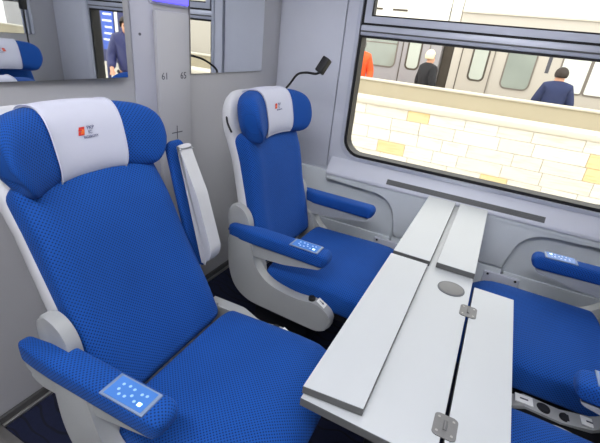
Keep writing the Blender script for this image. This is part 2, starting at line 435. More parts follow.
# sill: sloping top, from the ledge edge up to the window
sill = struct(prism('window_sill', [(-0.064, 0.597), (-0.070, 0.600), (-0.070, 0.611), (-0.064, 0.618), (-0.008, 0.690), (0.022, 0.697), (0.022, 0.597)], 0.42, L - 0.42, 'x', M['wallgrey'], bev=0.003))
# vent slot lying on the slope (dy,dz) = (.056,.072)
sd = Vector((0, 0.056, 0.072)).normalized()
def on_slope(t, off=0.0):
    n_ = Vector((0, -sd.z, sd.y)); return Vector((0, -0.064, 0.618)) + sd * t + n_ * off
bm = bmesh.new()
for x0, x1 in ((0.775, 1.545),):
    q = [on_slope(0.004, 0.0015), on_slope(0.034, 0.0015), on_slope(0.034, -0.003), on_slope(0.004, -0.003)]
    va = [bm.verts.new((x0, p.y, p.z)) for p in q]; vb = [bm.verts.new((x1, p.y, p.z)) for p in q]
    bm.faces.new(va); bm.faces.new(vb[::-1])
    for i in range(4): bm.faces.new((va[i], vb[i], vb[(i + 1) % 4], va[(i + 1) % 4]))
bmobj('vent_slot', bm, M['vent'], sill)
bm = bmesh.new()
for k in range(3):
    q = [on_slope(0.009 + k * 0.008, 0.003), on_slope(0.0125 + k * 0.008, 0.003), on_slope(0.0125 + k * 0.008, 0.001), on_slope(0.009 + k * 0.008, 0.001)]
    va = [bm.verts.new((0.78, p.y, p.z)) for p in q]; vb = [bm.verts.new((1.54, p.y, p.z)) for p in q]
    bm.faces.new(va); bm.faces.new(vb[::-1])
    for i in range(4): bm.faces.new((va[i], vb[i], vb[(i + 1) % 4], va[(i + 1) % 4]))
bmobj('vent_louvres', bm, M['tedge'], sill)
# lower wall panel under the sill: middle part proud, armrest recesses with rounded corners each side
pts = [(0.42, 0.560), (0.76, 0.560), (0.842, 0.500), (0.866, 0.33), (L - 0.866, 0.33), (L - 0.842, 0.500), (L - 0.76, 0.560), (L - 0.42, 0.560), (L - 0.42, 0.600), (0.42, 0.600)]
struct(prism('trim_6', smooth_poly(pts, [0, 0.05, 0.08, 0, 0, 0.08, 0.05, 0, 0, 0], 8), -0.064, 0.03, 'y', M['panelgrey'], bev=0.014, seg=4))
struct(box('trim_7', 0.866, L - 0.866, -0.060, 0.03, 0.03, 0.326, M['panelgrey'], bev=0.006))
for a_, b_ in ((0.02, 0.88), (L - 0.88, L - 0.02)): struct(box('trim_10', a_, b_, -0.012, 0.022, 0.29, 0.598, M['panelgrey'], bev=0.004))
hc = struct(box('trim_8', 0.02, 0.85, -0.02, 0.03, 0.03, 0.30, M['panelgrey'], bev=0.008))
hd = struct(box('trim_8', L - 0.85, L - 0.02, -0.02, 0.03, 0.03, 0.30, M['panelgrey'], bev=0.008))
for x0 in (0.77, 1.37):
    h = struct(box('trim_9', x0, x0 + 0.17, -0.072, -0.05, 0.215, 0.300, M['wallgrey'], bev=0.008))
    for xs in (x0 + 0.02, x0 + 0.15): cyl('screw', (xs, -0.073, 0.288), 0.006, 0.004, 'y', M['black'], h, 10, 0)

# ------------------------------------------------------------------ mirrors on the partitions (slightly out of parallel, as the reflections show)
def mirror(label, y0, y1, z0, z1, x, face, tilt, loc_y):
    t = thing('wall_mirror', label, 'mirror', (x, loc_y, z0), face + tilt)
    s = 1 if face == 0 else -1
    a, b = sorted(((y0 - loc_y) * s, (y1 - loc_y) * s))
    box('backing', 0.0, 0.004, a, b, 0, z1 - z0, M['steel'], t)
    box('mirror_glass', 0.0045, 0.0075, a + 0.0015, b - 0.0015, 0.0015, z1 - z0 - 0.0015, M['mirror'], t)
    return t
TILT = -math.radians(1.9)
mirror('wide wall mirror above the seat nearest the doorway, left of the number panel', -1.66, -1.068, 1.108, 1.85, 0.002, 0, TILT, -1.66)
mirror('narrower wall mirror between the number panel and the window-side corner', -0.725, -0.165, 1.108, 1.85, 0.002, 0, 0.0, -0.725)
mirror('wall mirror on the facing partition, window half, seen reflected', -0.725, -0.165, 1.108, 1.85, L - 0.002, PI, 0.0, -0.725)
mirror('wall mirror on the facing partition, doorway half', -1.66, -1.055, 1.108, 1.85, L - 0.002, PI, 0.0, -1.66)

# violet strip light above the number panel
t = thing('strip_light', 'violet glowing strip light above the seat number panel', 'light', (0, -0.835, 1.358))
box('housing', 0.0005, 0.012, -0.10, 0.10, -0.004, 0.074, M['post'], t, bev=0.004)
box('diffuser', 0.0125, 0.022, -0.092, 0.092, 0.004, 0.066, M['led'], t, bev=0.004)
# ceiling lamps
for nm, lab, x, y, lx, ly, mt in (('ceiling_light', 'long white light panel in the compartment ceiling', L / 2 - 0.1, -0.95, 0.30, 1.1, 'lamp'), ('ceiling_light', 'long white light panel in the corridor ceiling', L / 2, -2.45, 1.6, 0.18, 'clamp')):
    t = thing(nm, lab, 'light', (x, y, 2.25))
    box('frame', -lx / 2 - 0.02, lx / 2 + 0.02, -ly / 2 - 0.02, ly / 2 + 0.02, -0.02, -0.001, M['alu'], t, bev=0.004)
    box('diffuser', -lx / 2, lx / 2, -ly / 2, ly / 2, -0.10, -0.021, M[mt], t, bev=0.02)

# ------------------------------------------------------------------ seats
HEAD = dict(cx=0.330, cz=0.998, hd=0.060, hh=0.094, tilt=math.radians(12), hw=0.227)
def head_point(u, a, off=0.0, hx=0.0):
    """surface point of the head pillow: u in -1..1 across, a the angle around the section"""
    q = max(0.0, 1 - abs(u) ** 8) ** 0.36
    d = HEAD['hd'] * (0.35 + 0.65 * q) + off; h = HEAD['hh'] * (0.30 + 0.70 * q) + off
    ca, sa = spow(math.cos(a), 2 / 2.9), spow(math.sin(a), 2 / 2.9)
    X = d * ca; Z = h * sa - 0.014 * abs(u) ** 2
    if ca > 0: X += 0.010 * max(0, 1 - abs(u) * 1.6) * 0
    th = HEAD['tilt']
    x = HEAD['cx'] + X * math.cos(th) - Z * math.sin(th); z = HEAD['cz'] + X * math.sin(th) * 0.6 + Z * math.cos(th)
    x += 0.075 * abs(u) ** 2.4
    return (x + hx, HEAD['hw'] * u * (1 - 0.13 * max(0.0, -sa) ** 1.5 * u * u), z)

def keypad(parent, cx, cy, z, rotz=0.0):
    mx = Matrix.Translation((cx, cy, z)) @ Matrix.Rotation(rotz, 4, 'Z')
    p = box('keypad', -0.058, 0.058, -0.030, 0.030, -0.002, 0.0022, M['bezel'], parent, bev=0.0008)
    p.data.transform(mx)
    s = box('screen', -0.050, 0.050, -0.0255, 0.0255, 0.0018, 0.0030, M['screen'], p); s.data.transform(mx)
    bm = bmesh.new()
    for i, (kx, ky) in enumerate([(-0.03, 0.010), (-0.014, 0.012), (0.0, 0.010), (-0.03, -0.004), (-0.02, -0.013), (0.022, 0.008), (0.034, 0.010), (0.006, -0.004), (-0.006, -0.012), (0.020, -0.012)]):
        r = 0.0036
        for k in range(8):
            pass
        vs = [bm.verts.new((kx + r * math.cos(2 * PI * k / 8), ky + r * math.sin(2 * PI * k / 8), 0.0034)) for k in range(8)]
        bm.faces.new(vs)
        r2 = 0.0036
    k_ = bmobj('keys', bm, M['key'], p); k_.data.transform(mx)
    h = box('lit_key', 0.030, 0.039, -0.016, -0.008, 0.0028, 0.0038, M['keyhot'], p); h.data.transform(mx)
    return p

def armrest(parent, sy, up=False, with_pad=True, pad_side=1):
    """sy=+1: sitter's side at +y; the arm pad wraps outside the hub at the rear and widens in front of it"""
    def ctr(t): return sy * (0.284 if t < 0.16 else (0.284 - 0.010 * min(1, (t - 0.16) / 0.14)))
    def hw(t):
        if t < 0.16: return 0.016 + 0.008 * t / 0.16
        return 0.024 + 0.013 * min(1, (t - 0.16) / 0.14)
    path = [(0.352, 0.565), (0.43, 0.568), (0.77, 0.568), (0.796, 0.564)]
    a = pad('armrest', path, hw, 0.011 if up else 0.029, M['fabric'], parent, e=4.4, endr=0.026, n=28, ctr=ctr, steps=24)
    if up: a.name = 'raised_armrest'
    # grey underside, deeper at the back
    pts = smooth_poly([(0.372, 0.545), (0.782, 0.548), (0.770, 0.528), (0.62, 0.496), (0.42, 0.482), (0.38, 0.505)], [0.004, 0.004, 0.01, 0.02, 0.02, 0.02])
    if up: pts = [(x, z - 0.004 if z > 0.53 else z + 0.006) for x, z in pts]
    us = prism('underside', pts, sy * (0.257 if up else 0.244), sy * (0.312 if up else 0.298), 'y', M['shell' if up else 'shellgrey'], a, bev=0.010, seg=3)
    if up:
        cyl('button', (0.55, sy * 0.290, 0.506), 0.006, 0.01, 'z', M['shell'], a, 12, 0)
    if with_pad and not up: keypad(a, 0.700, sy * 0.279, 0.598)
    if up:
        R = Matrix.Translation((0.415, 0, 0.605)) @ Matrix.Rotation(-math.radians(103), 4, 'Y') @ Matrix.Translation((-0.43, 0, -0.575))
        todo = [a] + list(a.children)
        for q in todo: q.data.transform(R)
    return a

def side_shell(parent, sy, sockets=False, hub=0.0, drop=0.0, sticker=True, foot=0.0, low=False):
    pts = [(0.390, 0.63), (0.394, 0.46), (0.405, 0.30), (0.53, 0.29), (0.53, 0.42), (0.508, 0.50), (0.490, 0.62), (0.458, 0.660), (0.405, 0.668)]
    pts = smooth_poly(pts, [0.03, 0.05, 0.03, 0.03, 0.03, 0.03, 0.03, 0.03, 0.03], 5)
    pts = [(x + (foot if z < 0.5 else 0), z) for x, z in pts]
    if low: pts = [(0.394, 0.42), (0.405, 0.30), (0.53, 0.29), (0.53, 0.42)]
    pts = [(x + hub * min(1, max(0, (0.64 - x) / 0.10)), z) for x, z in pts]
    s = prism('side_shell', pts, sy * 0.230, sy * 0.264, 'y', M['shellgrey'], parent, bev=0.008, seg=3)
    # lower foot, wider than the upright
    pts2 = [(0.392, 0.55), (0.398, 0.40), (0.43, 0.315), (0.50, 0.270), (0.80, 0.257), (0.853, 0.295), (0.838, 0.353), (0.78, 0.384), (0.68, 0.368), (0.575, 0.390), (0.520, 0.455), (0.500, 0.55)]
    pts2 = [(x + (hub + foot) * min(1, max(0, (0.64 - x) / 0.10)), (min(z, 0.40) if low else z) - (drop if z < 0.45 else 0)) for x, z in pts2]
    fc_ = prism('foot_cover', smooth_poly(pts2, [0.01, 0.05, 0.05, 0.06, 0.03, 0.03, 0.03, 0.03, 0.05, 0.06, 0.05, 0.01], 5), sy * 0.263, sy * 0.306, 'y', M['dark' if sockets else 'shellgrey'], s, bev=0.012, seg=3)  # under a socket rail the side is dark: shade put into the colour
    if sockets:
        rl = [(0.845, 0.318), (0.836, 0.348), (0.78, 0.379), (0.68, 0.367), (0.60, 0.377), (0.52, 0.44), (0.515, 0.46), (0.53, 0.462), (0.60, 0.390), (0.68, 0.3745), (0.785, 0.388), (0.845, 0.356), (0.858, 0.318)]
        prism('socket_rail', [(x, z - drop) for x, z in rl], sy * 0.258, sy * 0.312, 'y', M['shellgrey'], s, bev=0.002, seg=1)
    elif sticker:
        cyl('recline_button', (0.752, sy * 0.284, 0.382), 0.014, 0.020, 'z', M['black'], s, 14, 0.003)
        st = box('sticker', 0.772, 0.812, sy * 0.270, sy * 0.299, 0.0, 0.0012, M['white'], s)
        mx = Matrix.Translation((0.805, 0, 0.3745)) @ Matrix.Rotation(math.radians(30), 4, 'Y') @ Matrix.Translation((-0.805, 0, 0)); st.data.transform(mx)
        bm = bmesh.new()
        for tri in (((0.780, 0.281), (0.780, 0.285), (0.796, 0.285), (0.796, 0.281)), ((0.794, 0.276), (0.794, 0.290), (0.804, 0.283))):
            bm.faces.new([bm.verts.new((x, sy * y, 0.0016)) for x, y in tri])
        ar = bmobj('arrow_print', bm, M['ink'], st); ar.data.transform(mx)
    return s

def seat(label, yc, x0, face, arms, hx=0.0, bx=0.49, tx=0.375, lamp_side=0, sockets=False, keys=(1, -1), yaw=0.0, upright_lamp=False, hub=-0.03, foot=0.0):
    """face=1 looks to +x, -1 to -x.  arms: {+1: 'down'|'up'|None, -1: ...} in seat coordinates"""
    t = thing('passenger_chair', label, 'chair', (x0, yc, 0), (0 if face == 1 else PI) + yaw, 'blue compartment seats')
    F = M['fabric']
    def bolster(v, s):
        v = abs(v); k = max(0, min(1, (v - 0.58) / 0.24)); k = k * k * (3 - 2 * k)
        return 0.008 * k - 0.005 * (1 - (v / 0.62) ** 2 if v < 0.62 else 0) + 0.012 * math.exp(-((s - 0.25) / 0.18) ** 2)
    # backrest: front face from (bx, .47) to (tx, .905), upholstery 8 cm thick
    sl = (tx - bx) / (0.905 - 0.47); nn = Vector((1, -sl)).normalized()
    def back_pt(z, back): return (bx + sl * (z - 0.47) - nn.x * back, z - nn.y * back)
    path = [back_pt(0.405, 0.040), back_pt(0.55, 0.036), back_pt(0.70, 0.040), back_pt(0.83, 0.040), back_pt(0.945, 0.046)]
    pad('backrest', path[::-1], lambda s: 0.205 + 0.020 * min(1, s / 0.8), 0.038, F, t, e=5, endr=0.035, n=56, front=bolster, steps=26)
    # shell behind
    tz = 1.083; hxs = HEAD['cx'] + hx
    sp = [back_pt(0.36, 0.070), back_pt(0.50, 0.068), back_pt(0.70, 0.070), back_pt(0.85, 0.074), (min(back_pt(0.97, 0.072)[0], hxs - 0.055), 0.96), (hxs - 0.066, tz)]
    pad('back_shell', sp[::-1], lambda s: 0.196 + 0.030 * min(1, s / 0.6), 0.034, M['shell'], t, e=4.0, endr=0.085, n=44, steps=22)
    # headrest
    rings = []
    us = [math.copysign(1 - (1 - abs(k) / 16) ** 1.5, k) if abs(k) > 0 else 0 for k in range(-16, 17)]
    us = [math.sin(PI / 2 * k / 18) for k in range(-18, 19)]
    for u in us:
        u = max(-0.9995, min(0.9995, u)); rings.append([head_point(u, 2 * PI * k / 36, 0, hx) for k in range(36)])
    h = loft('headrest', rings, F, t)
    # headrest ear of the shell, behind the pillow
    if lamp_side:
        y = lamp_side * 0.215; hl = hx + 0.045
        up_ = upright_lamp
        if up_:
            lp = tube('reading_lamp', [(0.255 + hl, y, 1.04), (0.255 + hl, y, 1.12), (0.256 + hl, y, 1.20), (0.262 + hl, y, 1.28)], 0.0055, M['black'], t)
            hm = Matrix.Translation((0.266 + hl, y, 1.315)) @ Matrix.Rotation(math.radians(8), 4, 'Y')
        else:
            q = lamp_side
            lp = tube('reading_lamp', [(0.245, 0.17 * q, 0.985), (0.222, 0.28 * q, 1.025), (0.218, 0.385 * q, 1.078), (0.272, 0.352 * q, 1.130), (0.340, 0.310 * q, 1.148), (0.395, 0.298 * q, 1.150), (0.420, 0.296 * q, 1.162)], 0.0055, M['black'], t)
            hm = Matrix.Translation((0.432, 0.290 * q, 1.190)) @ Matrix.Rotation(math.radians(-20), 4, 'X') @ Matrix.Rotation(math.radians(22), 4, 'Y')
        b = box('lamp_head', -0.018, 0.018, -0.020, 0.020, -0.036, 0.036, M['black'], lp, bev=0.005)
        b.data.transform(hm)
    # cushion, rear to front with a rounded front edge
    r_ = bx + 0.035
    cp = [(r_, 0.382), (0.70, 0.387), (0.85, 0.392), (0.915, 0.389), (0.948, 0.368), (0.962, 0.335)]
    def crown(v, s):
        v = abs(v); return 0.006 * (1 - v ** 4)
    pad('cushion', [(a_, b_ - 0.013) for a_, b_ in cp], 0.260, 0.066, F, t, e=5.5, endr=0.026, n=56, front=crown, steps=28)
    # tray below, pedestal
    box('seat_pan', 0.50, 0.90, -0.225, 0.225, 0.275, 0.335, M['dark'], t, bev=0.012)
    box('pedestal', 0.42, 0.70, -0.16, 0.16, 0.0, 0.285, M['dark'], t, bev=0.01)
    for sy in (1, -1):
        drop = 0.06 if sockets == sy else 0.0
        st = side_shell(t, sy, sockets == sy, hub, drop, face == 1, foot, arms.get(sy) == 'up')
        if sockets == sy:
            for i, (k, x) in enumerate((('label', 0.785), ('socket', 0.728), ('socket', 0.662), ('label', 0.602))):
                z = {0.785: 0.3805, 0.728: 0.374, 0.662: 0.368, 0.602: 0.385}[x] - drop + 0.004
                if k == 'socket':
                    c = cyl('power_socket', (x, sy * 0.284, z), 0.020, 0.012, 'z', M['black'], st, 20, 0.002)
                    cyl('socket_well', (x, sy * 0.284, z + 0.001), 0.014, 0.0125, 'z', M['dark'], c, 16, 0)
                else:
                    c = box('socket_label', x - 0.026, x + 0.026, sy * 0.266, sy * 0.302, z, z + 0.004, M['white'], st, bev=0.001)
                    box('label_print', x - 0.012, x + 0.012, sy * 0.281, sy * 0.287, z + 0.0036, z + 0.0046, M['ink'], c)
        if arms.get(sy) in ('down', 'up'): armrest(t, sy, arms[sy] == 'up', sy in keys)
    return t

def antimacassar(label, seat_o, hx):
    """linen cloth lying over the head pillow: a top-level thing of its own"""
    t = thing('headrest_cover', label, 'headrest cover', tuple(seat_o.location), seat_o.rotation_euler[2], 'white linen headrest covers')
    U = [-0.44 + 0.88 * k / 16 for k in range(17)]
    A = [math.radians(-56 + (194) * k / 30) for k in range(31)]
    def thick(off): return [[head_point(u * (1.0 + 0.05 * (k / 30)), a, off, hx) for u in U] for k, a in enumerate(A)]
    o1, i1 = thick(0.0055), thick(0.0015)
    rings = [r + i[::-1] for r, i in zip(o1, i1)]
    cl = loft('cloth', rings, M['linen'], t)
    # hem: raised border along the two sides and the lower edge
    hem = []
    for u in (U[0], U[-1]):
        pts = [head_point(u * (1 + 0.05 * k / 30), a, 0.006, hx) for k, a in enumerate(A)]
        hem.append(pts)
    tube('hem', hem[0], 0.0022, M['linen'], cl, 6, 2); tube('hem', hem[1], 0.0022, M['linen'], cl, 6, 2)
    tube('hem', [head_point(u, A[0], 0.006, hx) for u in U], 0.0022, M['linen'], cl, 6, 2)
    # printed emblem and lettering
    def spot(y, zoff, off=0.0075):
        u = y / HEAD['hw']; a = zoff; return head_point(u, a, off, hx)
    a0 = math.radians(6)
    o = Vector(spot(0, a0)); up = (Vector(spot(0, a0 + 0.35)) - Vector(spot(0, a0 - 0.35))).normalized()
    mx = frame_mx(o, (0, 1, 0), up)
    bm = bmesh.new()
    for q in (((-0.026, 0.004), (-0.010, 0.004), (-0.006, 0.014), (-0.022, 0.014)),):
        bm.faces.new([bm.verts.new((x, y, 0.0)) for x, y in q])
    for q in (((-0.029, -0.006), (-0.012, -0.006), (-0.009, 0.003), (-0.026, 0.003)),):
        bm.faces.new([bm.verts.new((x, y, 0.0)) for x, y in q])
    e = bmobj('emblem', bm, M['red'], cl); e.data.transform(mx)
    bm = bmesh.new(); bm.faces.new([bm.verts.new((x, y, 0.0003)) for x, y in ((-0.022, -0.003), (-0.011, -0.003), (-0.008, 0.007), (-0.014, 0.009))])
    e2 = bmobj('emblem_flash', bm, M['orangep'], e); e2.data.transform(mx)
    text('lettering', 'PKP', 0.013, M['navyp'], mx @ Matrix.Translation((0.010, 0.010, 0)), cl, 0.0002)
    text('lettering', 'IC', 0.012, M['navyp'], mx @ Matrix.Translation((0.006, -0.001, 0)), cl, 0.0002)
    text('lettering', 'INTERCITY', 0.0088, M['navyp'], mx @ Matrix.Translation((0.006, -0.012, 0)), cl, 0.0002)
    return t

s1 = seat('blue seat nearest the doorway with its window-side armrest folded up against the backrest', -1.462, 0.0, 1, {1: 'up', -1: 'down'}, hx=-0.082, bx=0.548, tx=0.335, yaw=math.radians(2.0), hub=0.0, foot=0.09)
s2 = seat('blue seat in the window corner, both armrests down, beside the number panel wall', -0.64, 0.02, 1, {1: 'down', -1: 'down'}, hx=-0.012, bx=0.482, tx=0.378, lamp_side=1, keys=(-1,), hub=-0.06, foot=0.03)
s4 = seat('blue seat across the table beside the window, power sockets along its side', -0.615, L, -1, {-1: 'down', 1: 'up'}, hx=0.08, yaw=0.05, sockets=1, lamp_side=-1, upright_lamp=True)
s3 = seat('blue seat across the table on the doorway side, mostly hidden', -1.36, L + 0.07, -1, {-1: 'down', 1: 'down'}, hx=0.0)
tube('hook', [(0.262, -0.196, 0.990), (0.290, -0.226, 0.972), (0.318, -0.238, 0.945)], 0.004, M['black'], s2)
antimacassar('white headrest cover on the seat nearest the doorway, emblem facing the viewer', s1, -0.082)
antimacassar('white headrest cover on the window corner seat under the reading lamp', s2, -0.012)
antimacassar('white headrest cover on the window seat across the table, seen in the mirror', s4, 0.08)
antimacassar('white headrest cover on the doorway-side seat across the table', s3, 0.0)

# ------------------------------------------------------------------ folding table
t = thing('folding_table', 'white folding table fixed under the window, one flap opened out', 'table', (1.155, -0.07, 0))
def brd(name, x0, x1, y0, y1, z0, z1, skew=0.0, parent=t):
    """white top skin over a grey edged board (x,y in world, stored relative to the table)"""
    X0, X1, Y0, Y1 = x0 - 1.155, x1 - 1.155, y0 + 0.07, y1 + 0.07
    q = [(X0, Y0), (X1, Y0 + skew), (X1, Y1), (X0, Y1)]
    b = prism(name, q, z0, z1 - 0.0012, 'z', M['tedge'], parent, bev=0.0012, seg=1)
    i = 0.0006
    prism('laminate_top', [(X0 + i, Y0 + i), (X1 - i, Y0 + skew + i), (X1 - i, Y1 - i), (X0 + i, Y1 - i)], z1 - 0.0014, z1, 'z', M['table'], b)
    return b
ZT = 0.598
main = brd('tabletop', 1.012, 1.298, -1.535, -0.075, ZT - 0.024, ZT)
fl = brd('folded_flap', 1.012, 1.146, -0.785, -0.080, ZT + 0.002, ZT + 0.024)
fr = brd('folded_flap', 1.168, 1.298, -0.775, -0.080, ZT + 0.002, ZT + 0.024)
fn = brd('folded_flap', 1.010, 1.143, -1.525, -0.812, ZT + 0.002, ZT + 0.024, 0.014)
op = brd('open_flap', 1.306, 1.428, -1.535, -0.825, ZT - 0.024, ZT)
for hy in (-0.985, -1.44):
    hp = prism('hinge', rrect(0.147 - 0.024, 0.147 + 0.024, hy + 0.07 - 0.030, hy + 0.07 + 0.030, 0.009), ZT + 0.0002, ZT + 0.0026, 'z', M['hinge'], t, bev=0.0008, seg=1)
    kn = cyl('knuckle', (1.302 - 1.155, hy + 0.07, ZT + 0.003), 0.0042, 0.024, 'y', M['hinge'], hp, 10, 0)
    for dx, dy in ((-0.015, -0.019), (-0.015, 0.019), (0.015, -0.019), (0.015, 0.019)):
        cyl('screw', (1.302 - 1.155 + dx, hy + 0.07 + dy, ZT + 0.0028), 0.003, 0.001, 'z', M['steel'], hp, 8, 0)
cyl('cup_ring', (1.238 - 1.155, -0.885 + 0.07, ZT + 0.0012), 0.043, 0.003, 'z', M['vent'], t, 40, 0.001)
cyl('cup_plate', (1.238 - 1.155, -0.885 + 0.07, ZT + 0.0022), 0.038, 0.003, 'z', M['hinge'], t, 40, 0.0008)
box('leg', -0.035, 0.035, -1.12, -1.04, 0.0, ZT - 0.024, M['dark'], t, bev=0.008)
box('wall_bracket', -0.10, 0.10, -0.045, 0.0, ZT - 0.12, ZT - 0.024, M['shellgrey'], t, bev=0.005)

# ------------------------------------------------------------------ outside: parapets, people, train
struct(box('platform', -17, 14, 0.45, 7.3, -0.60, -0.45, M['platform']))
struct(box('ground', -20, 18, 7.3, 16, -1.4, -1.2, M['joint']))
pr = struct(box('wall_parapet', -16.0, 10.5, 3.03, 3.30, -0.45, 0.60, M['joint']))
rng = random.Random(3)
rows = [-0.45, -0.29, -0.13, 0.02, 0.175, 0.325, 0.475, 0.60]
forced = {6: [(0.19, 0.46)], 3: [(-0.12, 0.24)], 5: [(2.18, 2.60)], 4: [(2.20, 2.58), (5.1, 5.4)], 2: [(1.2, 1.5), (3.0, 3.4)]}
slab_mesh = {}
for r in range(7):
    z0, z1 = rows[r], rows[r + 1]; x = -1.5 + (r % 2) * 0.17; cells = []
    for a, b in forced.get(r, []) + [(8.6, 8.6)]:
        while x < a - 0.02:
            wd = rng.choice((0.30, 0.36, 0.42, 0.50)); wd = wd if a - x - wd > 0.2 else a - x
            cells.append((x, wd, 'stone' if rng.random() < 0.45 else 'stoneb')); x += wd
        if b > a: cells.append((a, b - a, 'stoney')); x = b
    for x, wd, mt in cells:
        key = (round(wd, 2), r, mt)
        if key not in slab_mesh:
            bm = bmesh.new(); add_box(bm, 0.002, wd - 0.002, -0.03, 0.005, z0 + 0.0015, z1 - 0.0015, 0.003, 1)
            bmesh.ops.recalc_face_normals(bm, faces=bm.faces)
            me = bpy.data.meshes.new('stone_slab'); bm.to_mesh(me); bm.free(); me.materials.append(M[mt]); slab_mesh[key] = me
        o = bpy.data.objects.new('stone_slab', slab_mesh[key]); C.objects.link(o); o.parent = pr
        o.location = (x, 3.03 + rng.uniform(-0.004, 0.004), 0)
box('coping', -16.0, 10.5, 2.975, 3.34, 0.60, 0.675, M['coping'], pr, bev=0.018)
pf = struct(box('wall_parapet', -16.0, 12.5, 5.5, 5.72, -0.45, 0.68, M['beige']))
box('coping', -16.0, 12.5, 5.47, 5.75, 0.68, 0.715, M['coping'], pf, bev=0.01)

def carriage(label, x0, x1, mt, wins, doors, Y=7.9, rz=3.30):
    t = thing('train_carriage', label, 'train', ((x0 + x1) / 2, Y + 1.4, -1.2))
    cx, zc = (x0 + x1) / 2, -1.2
    prof = [(-1.4, 0.35), (-1.4, 3.35), (-1.30, 3.75), (-0.9, 4.05), (0, 4.15), (0.9, 4.05), (1.30, 3.75), (1.4, 3.35), (1.4, 0.35)]
    prism('body', prof, x0 - cx, x1 - cx, 'x', M[mt], t, bev=0.02)
    prof2 = [(-1.41, rz), (-1.412, 3.36), (-1.312, 3.77), (-0.9, 4.07), (0, 4.17), (0.9, 4.07), (1.312, 3.77), (1.412, 3.36), (1.41, rz)]
    prism('roof', prof2, x0 - cx, x1 - cx, 'x', M['train_roof'], t, bev=0.0)
    box('roof_gutter', x0 - cx, x1 - cx, -1.435, -1.402, rz, rz + 0.035, M['coping'], t)
    for a, b, z0, z1, gm, r in wins:
        f = prism('window', rrect(a - cx - 0.03, b - cx + 0.03, z0 - zc - 0.03, z1 - zc + 0.03, r + 0.03), -1.415, -1.39, 'y', M['tframe'], t)
        prism('pane', rrect(a - cx, b - cx, z0 - zc, z1 - zc, r), -1.420, -1.41, 'y', M[gm], f)
        if b - a > 0.7:
            box('pane_bar', a - cx, b - cx, -1.424, -1.415, z1 - zc - 0.28, z1 - zc - 0.255, M['tframe'], f)
    for a, b, gm, wa, wb_, wz0, wz1 in doors:
        d = prism('door', rrect(a - cx, b - cx, 0.45, 3.05, 0.05), -1.418, -1.39, 'y', M[mt], t)
        box('door_seal', a - cx - 0.02, a - cx, -1.424, -1.39, 0.45, 3.05, M['tdark'], d)
        box('door_seal', b - cx, b - cx + 0.02, -1.424, -1.39, 0.45, 3.05, M['tframe'], d)
        prism('door_window_rubber', rrect(wa - cx - 0.04, wb_ - cx + 0.04, wz0 - zc - 0.04, wz1 - zc + 0.04, 0.11), -1.424, -1.41, 'y', M['tdark'], d)
        prism('door_window', rrect(wa - cx, wb_ - cx, wz0 - zc, wz1 - zc, 0.08), -1.430, -1.42, 'y', M[gm], d)
    for k in (-0.32, 0.32):
        for q in (-0.9, 0.9):
            wx = k * (x1 - x0) + q
            cyl('wheel', (wx, -0.72, 0.42), 0.42, 0.13, 'y', M['tdark'], t, 24, 0.01)
    box('undercarriage', x0 - cx + 0.2, x1 - cx - 0.2, -1.1, 1.1, 0.30, 0.55, M['tdark'], t)
    return t
ta = carriage('silver grey train carriage behind the woman in the cream hat', -15.2, -0.36, 'train_silver',
         [(-2.14, -1.38, 0.86, 1.62, 'tglass', 0.10), (-4.2, -2.7, 0.86, 1.62, 'tglass', 0.1), (-6.4, -4.9, 0.86, 1.62, 'tglassb', 0.1), (-8.6, -7.1, 0.86, 1.62, 'tglass', 0.1)], [(-1.22, -0.62, 'tglassb', -1.08, -0.82, 0.88, 1.55)], rz=3.08)
tb = carriage('cream train carriage with a figure 1, behind the person in navy', -0.10, 12.0, 'train_cream',
         [(1.02, 1.54, 0.74, 1.55, 'tglass', 0.10), (2.04, 2.50, 0.80, 1.60, 'tglassw', 0.03), (2.56, 3.2, 0.80, 1.60, 'tglassw', 0.03), (3.6, 4.7, 0.80, 1.60, 'tglassb', 0.08), (5.2, 6.3, 0.8, 1.6, 'tglass', 0.08)],
         [(0.10, 0.74, 'tglassb', 0.34, 0.62, 0.82, 1.56)])
text('class_number', '1', 0.46, M['ink'], frame_mx((1.80 - 5.95, -1.403, 1.26 + 1.2), (1, 0, 0), (0, 0, 1)), tb, 0.002, bold=0.012)
box('roof_gap_filler', -0.355 + 7.78, -0.115 + 7.78, -1.36, 1.36, 2.97, 3.95, M['train_roof'], ta, bev=0.02)  # pale filler added to cover the shadowed gap between the roofs
for k in (-2.0, -1.42): box('roof_vent', k - 0.20 + 7.78, k + 0.14 + 7.78, -1.43, -1.40, 3.235, 3.275, M['tdark'], ta, bev=0.008)
gw = box('gangway_bellows', -0.36 + 7.78, -0.125 + 7.78, -1.15, 1.15, 0.5, 2.95, M['tdark'], ta, bev=0.03)

